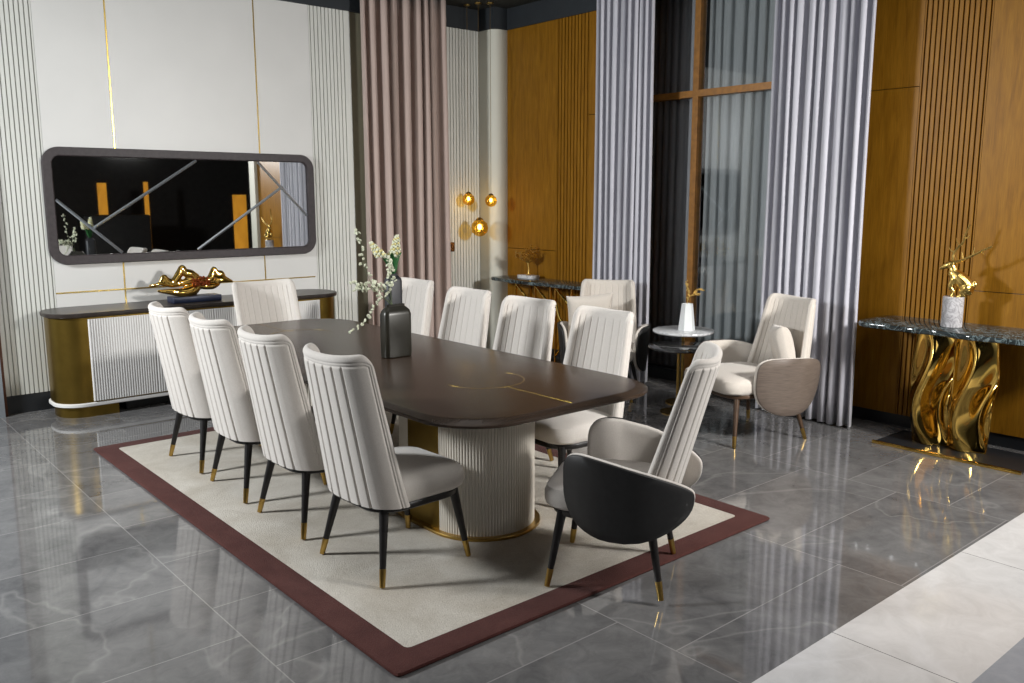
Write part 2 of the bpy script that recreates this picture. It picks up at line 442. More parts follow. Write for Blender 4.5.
# ------------------------------------------------------------------ curtains
def curtain(name, p0, p1, z0, z1, folds, amp, mat, seed, nsub=14, flare=0.0, thick=.004):
    rnd = random.Random(seed)
    p0 = Vector((*p0, 0)); p1 = Vector((*p1, 0)); L = (p1 - p0).length
    t = (p1 - p0) / L; nrm = Vector((-t.y, t.x, 0))
    ws = [rnd.uniform(.7, 1.3) for _ in range(folds)]; W = sum(ws)
    cuts = [0]
    for w in ws: cuts.append(cuts[-1] + w / W)
    am = [amp * rnd.uniform(.7, 1.2) for _ in range(folds + 1)]
    N = folds * nsub; cols = []
    for i in range(N + 1):
        k = min(i // nsub, folds - 1); f = (i - k * nsub) / nsub
        s = cuts[k] + (cuts[k + 1] - cuts[k]) * f
        a = am[k] * (1 - f) + am[k + 1] * f
        cols.append((s, f, a, k))
    rows = 16; v = []; fc = []
    for r in range(rows + 1):
        h = r / rows; z = z0 + (z1 - z0) * h
        for (s, f, a, k) in cols:
            fl_ = 1 + flare * (1 - h)
            lat = (sin(4 * pi * f) * .12 * (L / folds)) + sin(3.1 * h + k) * .006
            d = -a * cos(2 * pi * f) * (0.85 + .25 * (1 - h)) + sin(2.3 * h + k * 1.7) * .006
            p = p0 + t * ((s - .5) * L * fl_ + .5 * L + lat) + nrm * d
            v.append((p.x, p.y, z + (.004 * sin(k * 2.1 + f * 6) if r == 0 else 0)))
    n = N + 1
    for r in range(rows):
        for i in range(N): fc.append([r * n + i, r * n + i + 1, (r + 1) * n + i + 1, (r + 1) * n + i])
    o = link(name, v, fc, mat, None, ang=180)
    m = o.modifiers.new('t', 'SOLIDIFY'); m.thickness = thick; m.offset = 0
    return o
tag(curtain('curtain', (4.39, 7.24), (5.33, 7.24), .012, ZC - .005, 8, .075, M['pink'], 3), 'dusty pink floor-length curtain hanging in folds against the cream slatted wall', 'curtain')
tag(curtain('curtain', (5.85, 5.61), (5.85, 4.95), .012, ZC - .005, 9, .036, M['lavender'], 5), 'pale lavender curtain at the left side of the dark window, behind an armchair', 'curtain')
tag(curtain('curtain', (5.80, 3.77), (5.80, 2.985), .012, ZC - .005, 10, .036, M['lavender'], 9), 'pale lavender curtain between the window and the grooved wood wall', 'curtain')
tag(curtain('sheer_curtain', (6.27, 4.70), (6.27, 3.32), .012, ZC - .02, 14, .025, M['sheer'], 11, thick=.002), 'blue-grey sheer curtain behind the wide window pane', 'sheer curtain')
tag(curtain('sheer_curtain', (6.27, 5.58), (6.27, 4.76), .012, ZC - .02, 9, .03, M['sheer_dark'], 12, thick=.002), 'charcoal sheer curtain behind the narrow left window pane', 'sheer curtain')

# ------------------------------------------------------------------ rug
rug = root('rug', 'cream area rug with a wide maroon border under the dining table', 'rug', (2.65, 4.18, 0))
RX, RY = 1.15, 1.825
def rug_z(x, y):
    # the corner nearest the right curls up slightly, edges ripple
    return .012 + .006 * max(0, sin(x * 4 + y * 2.2)) * (abs(x) > .9 or abs(y) > 1.5)
def rug_sheet(hx0, hy0, z):
    pass
mb = MB()
bw = .125
outer = lambda o, z: [(p[0], p[1], z) for p in rrect(0, 0, RX - o, RY - o, .02, 2)]
mb.loft([outer(.004, .001), outer(0, .008), outer(.004, .015), outer(.02, .018), outer(bw, .018), outer(bw, .012)], cap0=True, cap1=False)
mb.build('border', M['rug_red'], rug)
mb = MB(); mb.loft([outer(bw, .002), outer(bw, .0175), outer(bw + .01, .0185)])
mb.build('field', M['rug_cream'], rug)
RZ = .0235

# ------------------------------------------------------------------ dining table
T = root('dining_table', 'long dark walnut dining table with rounded corners and fluted cream pedestals', 'table', (2.64, 4.27, 0))
HX, HY = .645, 1.66
rr = lambda o, z, r=.30: [(p[0], p[1], z) for p in rrect(0, 0, HX - o, HY - o, r, 16)]
MB().loft([rr(.06, .712), rr(.012, .716), rr(0, .722), rr(0, .732), rr(.004, .736), rr(.035, .748), rr(.045, .75)]).build('tabletop', M['table'], T, ang=20)
def stadium(hw, hs, n, off=0, flute=0, depth=0):
    """closed loop: round end at -y, round end at +y, straight sides of half-length hs"""
    out = []
    for sgn in (-1, 1):
        for k in range(n + 1):
            a = pi + pi * k / n if sgn < 0 else pi * k / n
            r = hw - off
            if flute:
                ph = (k / n * flute) % 1.0
                r -= depth * (1 - abs(sin(pi * ph)) ** .6)
            out.append((r * cos(a), sgn * hs + r * sin(a)))
    return out
for yc in (-.835, .835):
    p = MB()
    nfl = 56; n = nfl * 6
    for sgn in (-1, 1):
        # half-round fluted casing, closed at the back
        rings = []
        for z in (.034, .711):
            loop = []
            for k in range(n + 1):
                a = (pi + pi * k / n) if sgn < 0 else pi * k / n
                ph = (k / n * nfl) % 1.0
                r = .27 - .0055 * (1 - abs(sin(pi * ph)) ** .5)
                loop.append((r * cos(a), yc + sgn * .13 + r * sin(a), z))
            rings.append(loop)
        p.loft(rings)
    ped = p.build('pedestal', M['cream_flute'], T, ang=60)
    for sx in (-1, 1):
        MB().box(sx * .27 - .012, sx * .27 + .0, yc - .129, yc + .129, .034, .711).build('side_panel', M['gold_paint'], ped, smooth=False) if sx > 0 else \
        MB().box(-.27, -.258, yc - .129, yc + .129, .034, .711).build('side_panel', M['gold_paint'], ped, smooth=False)
    pl = MB()
    pl.loft([[(x, y + yc, z) for x, y in stadium(.30, .13, 40, o)] for o, z in ((.002, .0195), (0, .022), (0, .031), (.003, .034))])
    pl.build('plinth', M['brass'], ped, ang=40)
# gold inlay on the top: an arc over each pedestal and a line to the table end
def inlay(cy, a0, a1, line):
    m = MB()
    def strip(pts, w=.0014):
        q = []
        for i, p in enumerate(pts):
            a = Vector(pts[max(i - 1, 0)]); b = Vector(pts[min(i + 1, len(pts) - 1)]); d = (b - a).normalized(); nn = Vector((-d.y, d.x))
            q.append((Vector(p) + nn * w, Vector(p) - nn * w))
        rings = [[(l.x, l.y, .7496), (r.x, r.y, .7496), (r.x, r.y, .7508), (l.x, l.y, .7508)] for l, r in q]
        m.loft(rings)
    strip([(.015 + .205 * cos(radians(a0 + (a1 - a0) * k / 40)), cy + .205 * sin(radians(a0 + (a1 - a0) * k / 40))) for k in range(41)])
    if line: strip([(0, cy - .205 * line), (0, -line * (HY - .046))])
    m.build('inlay', M['gold_line'], T, smooth=False)
inlay(-.965, 175, 375, 1)
inlay(.965, -5, 195, -1)

# ------------------------------------------------------------------ chairs
def leg(parent, top, foot, r0, r1, mat, tip=.075):
    top = Vector(top); foot = Vector(foot); d = foot - top
    k = 1 - tip / abs(d.z); mid = top + d * k; rm = r0 + (r1 - r0) * k
    L_ = MB().tube([top, top + d * .5 * k, mid], [r0, (r0 + rm) / 2, rm], 14).build('leg', mat, parent)
    MB().tube([mid, mid + (foot - mid) * .02, foot], [rm + .0012, rm + .0012, r1 + .0008], 14).build('brass_tip', M['brass'], L_)
    return L_

def cushion(hw, y0, y1, z0, z1, front_r=.08, dome=.02, taper=.0):
    """seat pad: rounded plan, soft edges, domed top"""
    cy = (y0 + y1) / 2; hy = (y1 - y0) / 2; rings = []
    e = min(.032, (z1 - z0) * .4)
    prof = [(e * .6, z0), (e * .15, z0 + e * .4), (0, z0 + e), (0, z1 - e * 1.2), (e * .25, z1 - e * .5), (e * .8, z1 - e * .1), (e * 2, z1 + dome * .3), (hw * .5, z1 + dome * .8), (hw * .85, z1 + dome)]
    for o, z in prof:
        rings.append([(x * (1 - taper * (cy + hy - y) / (2 * hy)), y, z) for x, y in rrect(0, cy, hw - o, hy - min(o, hy * .9), front_r, 10)])
    return MB().loft(rings)

def back_shell(hw0, hw1, yb0, yb1, wrap0, wrap1, z0, z1, th0, th1, pleats_r, pleats_f, nU=220, nV=38, border=.035, corner=.055, plu=.60):
    """Upholstered wrap-around back. u runs across, v up. Outer (rear) face carries the pleats."""
    def plan(u, v):
        s = v ** .9
        hw = hw0 + (hw1 - hw0) * s; yb = yb0 + (yb1 - yb0) * v; wr = wrap0 + (wrap1 - wrap0) * v ** .55
        # super-ellipse: flat across the rear, sides sweeping forward
        au = abs(u); x = hw * sin(au * pi / 2) ** .95
        y = yb + wr * (1 - cos(au * pi / 2)) ** 1.35
        return (x if u > 0 else -x), y
    def normal(u, v):
        a = plan(min(u + .01, 1), v); b = plan(max(u - .01, -1), v)
        tx, ty = a[0] - b[0], a[1] - b[1]; l = hypot(tx, ty) or 1
        return ty / l, -tx / l  # pointing to the rear/outside
    nvrows = nV + 1; rings = []
    vv = [.88 * k / 14 for k in range(14)] + [.88 + .12 * k / (nV - 14) for k in range(nV - 13)]
    def height(u, v):
        # rounded upper corners, slight dip in the middle of the top edge
        top = z1 - corner * max(0, (abs(u) - .72) / .28) ** 2.6 - .006 * cos(u * pi)
        return z0 + (top - z0) * v
    V = []; F = []
    us = [-1 + 2 * k / nU for k in range(nU + 1)]
    def pl(u, n, sc=1):
        ph = ((u * .5 + .5) * n) % 1.0
        return -math.exp(-((min(ph, 1 - ph)) / .07) ** 2) * sc + .10 * sin(pi * ph) * sc
    for side in (0, 1):
        for v in vv:
            for u in us:
                x, y = plan(u, v); nx, ny = normal(u, v); z = height(u, v)
                th = th0 + (th1 - th0) * v
                edge = min(1, (1 - abs(u)) / .10) ; etop = min(1, (1 - v) / .045)
                rnd = math.sqrt(max(0, 1 - (1 - edge) ** 2)) * math.sqrt(max(0, 1 - (1 - etop) ** 2))
                d = th / 2 * max(rnd, .0)
                dist_top = (1 - v) * (z1 - z0); dist_side = (1 - abs(u)) * hw0 * 1.3
                if side == 0:
                    inside = min(1, max(0, (dist_top - border) / .012)) * min(1, max(0, (plu - abs(u)) / .02))
                    m_ = min(dist_top, dist_side)
                    seam = math.exp(-((m_ - border) / .0045) ** 2) + .8 * math.exp(-((m_ - border * .72) / .004) ** 2)
                    d += inside * pl(u / 1.16, pleats_r) * .010 - seam * .0055
                    V.append((x + nx * d, y + ny * d, z))
                else:
                    inside = min(1, max(0, (dist_top - border) / .02)) * min(1, max(0, (.86 - abs(u)) / .04))
                    if pleats_f: d += inside * pl(u, pleats_f) * .0045
                    V.append((x - nx * d, y - ny * d, z))
    w = nU + 1; off = w * nvrows
    for s_ in (0, 1):
        for r in range(nV):
            for i in range(nU):
                a = s_ * off + r * w + i; q = [a, a + 1, a + w + 1, a + w]
                F.append(q if s_ == 0 else q[::-1])
    for i in range(nU):
        F.append([i, i + off, i + 1 + off, i + 1]); a = nV * w + i
        F.append([a, a + 1, a + 1 + off, a + off])
    for r in range(nV):
        for i in (0, nU):
            a = r * w + i; F.append([a, a + w, a + w + off, a + off])
    m = MB(); m.add(V, F); return m

def frame_ring(hw, y0, y1, z0, z1, r):
    cy = (y0 + y1) / 2; hy = (y1 - y0) / 2
    return MB().loft([[(x, y, z) for x, y in rrect(0, cy, hw - o, hy - o, r, 10)] for o, z in ((.006, z0), (0, z0 + .006), (0, z1 - .006), (.004, z1))])

def make_dining_chair(label, group):
    t = root('dining_chair', label, 'chair', group=group)
    frame_ring(.232, -.232, .245, .325, .355, .13).build('seat_frame', M['black_wood'], t)
    cushion(.245, -.20, .262, .356, .462, .10, .018).build('seat', M['chair_fabric'], t)
    back_shell(.246, .208, -.235, -.355, .14, .12, .353, 1.02, .05, .042, 13, 11, border=.045).build('backrest', M['chair_fabric'], t, ang=80)
    leg(t, (-.185, .195, .34), (-.235, .24, RZ), .022, .0115, M['black_wood']); leg(t, (.185, .195, .34), (.235, .24, RZ), .022, .0115, M['black_wood'])
    leg(t, (-.18, -.18, .34), (-.245, -.242, RZ), .022, .0115, M['black_wood']); leg(t, (.18, -.18, .34), (.245, -.242, RZ), .022, .0115, M['black_wood'])
    return t

def arm_shell(side, hwo, y_f, y_b, zb, zt_f, zt_b, r_in, th_out, th_in, mo, mi, parent, bulge=.04, curl=.10, back_in=.08, taper_b=.25):
    """curved arm: egg-shaped panel; outer skin 'arm_panel' and padded inner face 'arm_pad'"""
    n = 44; m = 12
    def prof(a):
        # flat sloping top, tight upper front corner, deep round lower edge; s 0 front .. 1 back
        ca, sa = cos(a), sin(a)
        if sa >= 0:
            ex = .42 if ca > 0 else .62
            s = .5 - .5 * (abs(ca) ** (ex if ca > 0 else .8)) * (1 if ca > 0 else -1)
            top = zt_f + (zt_b - zt_f) * s ** 1.4; zm = top - (zt_f - zb) * (.42 - taper_b * s ** 2)
            z = zm + (top - zm) * sa ** ex
        else:
            ex = .75
            s = .5 - .5 * (abs(ca) ** ex) * (1 if ca > 0 else -1)
            top = zt_f + (zt_b - zt_f) * s ** 1.4; zm = top - (zt_f - zb) * (.42 - taper_b * s ** 2)
            z = zm - (zm - zb - .14 * max(0, s - .45) ** 1.6) * abs(sa) ** .85
        return s, z
    def pos(s, z, off):
        y = y_f + (y_b - y_f) * s
        x = hwo + bulge * sin(pi * min(1, s * 1.0)) - curl * max(0, .30 - s) ** 1.5 * 2.0 - back_in * max(0, s - .55) ** 1.6 * 3
        x += .03 * (z - zb) / .3
        return (side * (x - off), y, z)
    def skin(o0, o1, shrink0, shrink1, rnd):
        rings = []
        for k in range(6 + 1):
            f = k / 6
            off = o0 + (o1 - o0) * f
            sh = 1 - rnd * (abs(f - .5) * 2) ** 4
            ring = []
            for j in range(n):
                s, z = prof(2 * pi * j / n); cz = (zb + (zt_f + zt_b) / 2) / 2
                s2 = .5 + (s - .5) * sh; z2 = cz + (z - cz) * sh
                ring.append(pos(s2, z2, off))
            rings.append(ring)
        mb_ = MB()
        # inner concentric loops to close both faces with curvature
        def face(ring_off, sh0, first):
            rr_ = []
            for q in (1, .75, .5, .25, .03):
                ring = []
                for j in range(n):
                    s, z = prof(2 * pi * j / n); cz = (zb + (zt_f + zt_b) / 2) / 2
                    ring.append(pos(.5 + (s - .5) * sh0 * q, cz + (z - cz) * sh0 * q, ring_off))
                rr_.append(ring)
            return rr_
        allr = face(o0, 1 - rnd, True)[::-1] + rings[1:-1] + face(o1, 1 - rnd, False)
        mb_.loft(allr); return mb_
    ap = skin(0, th_out, 0, 0, .015).build('arm_panel', mo, parent, ang=50)
    skin(th_out + .001, th_out + th_in, 0, 0, .07).build('arm_pad', mi, parent, ang=60)
    return ap

def make_armchair(name, label, fabric_, panel, legm, size=1.0, seat_h=.462, group=None, pleats=15, top=1.025, hwb=.235, gz=RZ, zt_f=.645, zt_b=.525, arm_zb=.275, lean=-.42, yb0=-.235, arm_f=.17, arm_b=-.36):
    t = root(name, label, 'armchair', group=group)
    w = size
    frame_ring(.232 * w, -.232 * w, .245 * w, seat_h - .137, seat_h - .107, .13).build('seat_frame', legm, t)
    cushion(.245 * w, -.20 * w, .275 * w, seat_h - .106, seat_h, .10, .018).build('seat', fabric_, t)
    back_shell(.235 * w, hwb, yb0 * w, lean * w, .14, .11, seat_h - .109, top, .05, .042, pleats, 13, corner=.055, plu=.86).build('backrest', fabric_, t, ang=80)
    for s in (-1, 1):
        arm_shell(s, .285 * w, arm_f * w, arm_b * w, arm_zb, zt_f, zt_b, 0, .016, .03, panel, fabric_, t, taper_b=.25 if w == 1 else .08)
    fx, fy = .25 * w, .24 * w
    for sx in (-1, 1):
        leg(t, (sx * .19 * w, .19 * w, seat_h - .12), (sx * fx, fy, gz), .021, .0115, legm)
        leg(t, (sx * .19 * w, -.18 * w, seat_h - .12), (sx * fx, -fy, gz), .021, .0115, legm)
    return t

GL = 'dining chairs along the left side of the table'; GR = 'dining chairs along the right side of the table'
left = [(2.055, 3.21, 'pleated beige dining chair nearest the camera on the left side of the table'),
        (2.06, 3.90, 'pleated beige dining chair second from the front on the left side of the table'),
        (2.065, 4.555, 'pleated beige dining chair third from the front on the left side of the table'),
        (2.07, 5.225, 'pleated beige dining chair farthest back on the left side, before the gold sideboard end')]
right = [(3.305, 3.37, 'pleated beige dining chair nearest the front on the right side, beside the near armchair'),
         (3.345, 4.03, 'pleated beige dining chair second from the front on the right side of the table'),
         (3.405, 4.74, 'pleated beige dining chair third from the front on the right side of the table'),
         (3.53, 5.58, 'pleated beige dining chair farthest back on the right side, before the pink curtain')]
proto = make_dining_chair(left[0][2], GL)
chairs = []
for i, (x, y, lab) in enumerate(left):
    c = proto if i == 0 else copy_tree(proto)
    c.location = (x, y, 0); c.rotation_euler.z = radians(-90 + (2, 0, -1.5, 1)[i]); c['label'] = lab; c['group'] = GL
for i, (x, y, lab) in enumerate(right):
    c = copy_tree(proto); c.location = (x, y, 0); c.rotation_euler.z = radians(90 + (-3, 2, -1, 1)[i]); c['label'] = lab; c['group'] = GR
a1 = make_armchair('dining_armchair', 'beige armchair with black curved arm panels at the near end of the table', M['chair_fabric'], M['black_leather'], M['black_wood'])
a1.location = (2.70, 2.45, 0); a1.rotation_euler.z = radians(33)
a2 = copy_tree(a1); a2['label'] = 'beige chair at the far head of the table in front of the sideboard'
a2.location = (2.84, 5.86, 0); a2.rotation_euler.z = radians(180)

l1 = make_armchair('lounge_armchair', 'beige armchair with grey-brown arm panels beside the lavender curtain and side tables', M['lounge_fabric'], M['veneer'], M['lounge_leg'], 1.24, .455, pleats=9, top=.955, hwb=.215, gz=0, zt_f=.605, zt_b=.585, arm_zb=.20, arm_f=.13, arm_b=-.32, lean=-.37, yb0=-.285)
l1.location = (5.125, 3.45, 0); l1.rotation_euler.z = atan2(.95, .31)
l2 = make_armchair('lounge_armchair', 'pale armchair with black arms in front of the far console and left lavender curtain', M['lounge_fabric'], M['black_leather'], M['black_wood'], 1.12, .43, pleats=9, top=.94, hwb=.215, gz=0, zt_f=.605, zt_b=.575, arm_zb=.20, arm_f=.13, arm_b=-.32, lean=-.36, yb0=-.28)
l2.location = (5.27, 4.95, 0); l2.rotation_euler.z = atan2(.81, -.59)

def pillow(label, loc, rot, s=.42, th=.13):
    n = 20; V = []; F = []
    for side in (1, -1):
        for i in range(n + 1):
            for j in range(n + 1):
                u = -1 + 2 * i / n; w = -1 + 2 * j / n
                pinch = 1 - .09 * (u * u) * (1 - w * w) * 0 - .05 * ((1 - u * u) * 0)
                ex = u * (1 - .07 * (1 - w * w) * (abs(u) ** 3)); ey = w * (1 - .07 * (1 - u * u) * (abs(w) ** 3))
                d = th / 2 * ((1 - u ** 4) * (1 - w ** 4)) ** .45 + .002 * sin(9 * u + 4 * w) + .003
                V.append((ex * s / 2, side * d, ey * s / 2))
    w_ = n + 1; off = w_ * w_
    for sd in (0, 1):
        for i in range(n):
            for j in range(n):
                a = sd * off + i * w_ + j; q = [a, a + 1, a + w_ + 1, a + w_]; F.append(q if sd else q[::-1])
    for i in range(n):
        for (a, b) in ((i * w_, (i + 1) * w_), (i * w_ + n, (i + 1) * w_ + n), (i, i + 1), (n * w_ + i, n * w_ + i + 1)):
            F.append([a, b, b + off, a + off])
    m = MB(); m.add(V, F); o = m.build('throw_pillow', M['pillow_fabric'], None, ang=60)
    o.location = loc; o.rotation_euler = rot
    return tag(o, label, 'pillow')

# ------------------------------------------------------------------ sideboard
SB = root('sideboard', 'long low sideboard with white fluted doors and rounded gold ends below the mirror', 'sideboard', (2.735, 7.17, 0))
hx, hy = 1.195, .235
sr = lambda o, z, r=.20, n=12: [(p[0], p[1], z) for p in rrect(0, 0, hx - o, hy - o, r, n)]
MB().loft([sr(.0, .115), sr(0, .762)]).build('body', M['gold_paint'], SB, ang=40)
MB().loft([sr(-.004, .084), sr(-.012, .09), sr(-.012, .108), sr(-.004, .1145)]).build('base_band', M['white_flute'], SB, ang=40)
for sx in (-1, 1):
    MB().loft([[(sx * x, y, z) for x, y in ([(.78, -.215)] + [(.985 + .19 * sin(a), -.025 - .19 * cos(a)) for a in [pi / 2 * k / 10 for k in range(11)]] + [(.985 + .19 * cos(a), .025 + .19 * sin(a)) for a in [pi / 2 * k / 10 for k in range(11)]] + [(.78, .215)])] for z in (0, .0835)]).build('plinth', M['gold_paint'], SB, ang=40)
MB().box(-.70, .70, -.12, .12, 0, .083, .0).build('kick_panel', M['skirting'], SB, smooth=False)
MB().loft([sr(-.002, .7625), sr(-.018, .770), sr(-.02, .776), sr(-.02, .794), sr(-.014, .80)]).build('top', M['dark_top'], SB, ang=30)
def fluted_door(x0, x1):
    n = int((x1 - x0) / .018); prof = []
    for k in range(n):
        for j in range(5):
            prof.append((x0 + (x1 - x0) * (k + j / 5) / n, -hy - .013 - .004 * sin(pi * j / 5)))
    prof.append((x1, -hy - .013))
    prof += [(x1, -hy - .001), (x0, -hy - .001)]
    MB().loft([[(x, y, z) for x, y in prof] for z in (.125, .752)]).build('door', M['white_flute'], SB, ang=80)
dx0, dx1 = -.965, .965; dw = (dx1 - dx0) / 4
for k in range(4): fluted_door(dx0 + dw * k + .002, dx0 + dw * (k + 1) - .002)

# sculpture on it
S = root('ridge_sculpture', 'polished gold rock-shaped sculpture on a dark blue slab on the sideboard', 'sculpture', (2.66, 7.13, .80))
MB().box(-.20, .20, -.075, .075, 0.0005, .05, .004).build('slab', M['navy'], S)
def blob(name, chains, mat, parent, vox=.006, smooth=5, rsc=1.0):
    m = MB()
    for pts, rad in chains:
        rad = [q * rsc for q in rad]
        P = smooth_pts(pts, 5); R_ = [interp(rad, i / (len(P) - 1)) for i in range(len(P))]
        m.tube(P, R_, 12)
        m.ball(P[0], R_[0]); m.ball(P[-1], R_[-1])
    return remesh(m.build(name, mat, parent), vox, smooth)
blob('rock_form', [
    ([(-.36, -.01, .135), (-.28, 0, .145), (-.24, 0, .185), (-.22, 0, .165), (-.17, 0, .15), (-.12, 0, .20), (-.09, 0, .255), (-.065, 0, .215), (-.02, 0, .20), (.02, 0, .17)], [.006, .012, .022, .022, .022, .026, .016, .026, .028, .03]),
    ([(-.26, 0, .15), (-.18, 0, .135), (-.1, 0, .14), (-.04, 0, .15), (.02, .0, .16)], [.016, .02, .02, .024, .03]),
    ([(-.30, -.03, .095), (-.2, -.04, .085), (-.1, -.03, .072), (-.02, -.02, .085), (.03, 0, .12), (.02, 0, .16)], [.008, .02, .03, .034, .03, .03]),
    ([(.0, 0, .15), (.06, 0, .145), (.12, 0, .15), (.15, 0, .175), (.175, 0, .232), (.20, 0, .19), (.235, 0, .185), (.26, 0, .155), (.33, 0, .128)], [.03, .024, .022, .024, .015, .024, .026, .02, .007]),
    ([(.0, 0, .13), (.08, -.02, .11), (.15, -.02, .105), (.21, 0, .115)], [.024, .022, .02, .01]),
    ([(-.08, -.02, .075), (-.04, -.01, .055), (0, 0, .052)], [.03, .022, .018]),
    ([(.10, 0, .14), (.16, 0, .135), (.24, 0, .14), (.30, 0, .130)], [.018, .016, .016, .008])], M['gold'], S, .006, 3, 1.22).scale = (1, 1, 1.13)
gm = MB(); rg = random.Random(4)
for k in range(34):
    gm.ball((rg.uniform(-.03, .11), -.055 + rg.uniform(-.012, .012), .17 + rg.uniform(-.03, .035) - .3 * abs(k % 7 - 3) * .01),    .012, n=8, m=6)
gm.build('bead_cluster', M['red_brown'], S)

# ------------------------------------------------------------------ mirror
MR = root('wall_mirror', 'long dark mirror with rounded corners hanging above the sideboard', 'mirror', (2.80, YB, 1.585))
mx, mz = 1.14, .452
def mring(o, y, r=.13): return [(p[0], y, p[1]) for p in rrect(0, 0, mx - o, mz - o, max(r - o, .03), 12)]
MB().loft([mring(0, -.001), mring(0, -.030), mring(.004, -.036), mring(.062, -.036), mring(.070, -.030), mring(.070, -.012)], cap0=True, cap1=False).build('frame', M['mirror_frame'], MR, ang=30)
MB().loft([mring(.0705, -.0115), mring(.0705, -.016)]).build('glass', M['mirror'], MR, ang=30)
def strip(a, b, w=.012):
    a = Vector(a); b = Vector(b); d = (b - a).normalized(); nn = Vector((-d.y, d.x))
    rings = []
    for p in (a, b):
        l = p + nn * w; r = p - nn * w
        rings.append([(l.x, -.0165, l.y), (p.x, -.0235, p.y), (r.x, -.0165, r.y)])
    MB().loft(rings).build('bevel_strip', M['bevel_mirror'], MR, smooth=False)
I = (mx - .078, mz - .078)
# node points measured on the wall, relative to the mirror centre
nA = (-1.06, .05); nB = (-.80, -.17); nC = (-.60, -.375); nD = (.05, .375)
nE = (.02, -.375); nF = (.83, .165); nG = (.60, .375); nH = (1.06, -.10)
strip(nA, nC); strip(nB, nD); strip(nE, nF); strip(nG, nH)

# ------------------------------------------------------------------ vases and flowers on the table
def flask(name, label, hw, hd, h, mat, loc, rz, neck=.02, shoulder=.03):
    rings = []
    for o, z in ((.010, 0.0), (.002, .003), (0, .012), (0, h - shoulder), (shoulder * .15, h - shoulder * .5), (shoulder * .5, h - shoulder * .12), (hd - neck, h), (hd - neck, h + .012), (hd - neck + .004, h + .012), (hd - neck + .004, h - .02)):
        o2 = min(o, hd - .008)
        rings.append([(x, y, z) for x, y in rrect(0, 0, hw - (o if o < .04 else (hw - neck)), hd - o2, max(.026 - o * .5, .012), 8)])
    o = MB().loft(rings).build(name, mat, None, ang=50)
    o.location = loc; o.rotation_euler.z = rz
    return tag(o, label, 'vase')
TZ = .7502
flask('vase', 'wide dark bronze flask vase nearest the camera on the dining table', .090, .042, .290, M['bronze'], (2.68, 4.13, TZ), radians(0), shoulder=.045, neck=.012)
flask('vase', 'narrow tall slate-black vase behind the wide bronze one', .052, .034, .445, M['slate_vase'], (2.785, 4.31, TZ), radians(0), neck=.013, shoulder=.03)
rf = random.Random(21)
right_v = Vector((.758, -.652, 0))
def blossom_mesh():
    m = MB()
    for k in range(5):
        a = 2 * pi * k / 5
        m.ball((.0042 * cos(a), .0042 * sin(a), 0), .0045, 1, 1, .7, n=7, m=5)
    m.ball((0, 0, .002), .0035, n=6, m=4)
    o = m.build('blossom', M['blossom'], None); COL.objects.unlink(o); return o.data
BM = blossom_mesh()
def spray(label, base, pts, nb, spread):
    t = root('blossom_spray', label, 'flower', base, group='white blossom sprays in the bronze vase')
    P = smooth_pts([(0, 0, 0)] + pts, 8)
    m = MB(); m.tube(P, [.0022 - .0015 * i / len(P) for i in range(len(P))], 6)
    heads = []
    for k in range(nb):
        f = .28 + .72 * k / nb; p = P[min(len(P) - 1, int(f * len(P)))]
        q = p + Vector((rf.uniform(-1, 1), rf.uniform(-1, 1), rf.uniform(-.6, 1))) * spread * (1.1 - .5 * f)
        m.tube([p, (p + q) / 2 + Vector((0, 0, .004)), q], .0008, 4); heads.append(q)
    m.build('stem', M['stem'], t)
    for q in heads:
        b = bpy.data.objects.new('blossom', BM); COL.objects.link(b); b.parent = t
        b.location = q; b.rotation_euler = (rf.uniform(0, 3), rf.uniform(0, 3), rf.uniform(0, 3)); b.scale = (.95 + .35 * rf.random(),) * 3
    return t
def off(dx, dz, dy=0): return right_v * dx + Vector((.65, .76, 0)) * dy + Vector((0, 0, dz))
vb = Vector((2.665, 4.135, TZ + .29))
spray('white blossom spray arching high up to the left from the bronze vase', vb, [off(-.05, .05), off(-.12, .13, .02), off(-.165, .25, .03), off(-.175, .36, .03), off(-.205, .43, .03)], 24, .022)
spray('dense white blossom spray leaning left above the bronze vase', vb, [off(-.03, .07, -.02), off(-.09, .11, -.03), off(-.16, .10, -.03), off(-.21, .13, -.02)], 64, .045)
spray('white blossom spray drooping low over the tabletop to the left', vb, [off(-.04, .05, -.04), off(-.09, .01, -.05), off(-.15, -.08, -.06), off(-.24, -.15, -.07)], 20, .014)
spray('upright white blossom spray beside the cream flower spikes', vb, [off(-.01, .08, 0), off(-.01, .16, .01), off(-.005, .22, .02), off(-.02, .27, .02)], 46, .030)
def leaf_mesh(length, w, bend, tilt):
    V = []; F = []
    n = 8
    for i in range(n + 1):
        f = i / n; ww = w * sin(pi * min(1, f * .92 + .06)) ** .8; y = bend * f * f; z = length * f
        V += [(-ww, y + .004, z), (0, y, z), (ww, y + .004, z)]
    for i in range(n):
        for j in (0, 1): a = i * 3 + j; F.append([a, a + 1, a + 4, a + 3])
    return V, F
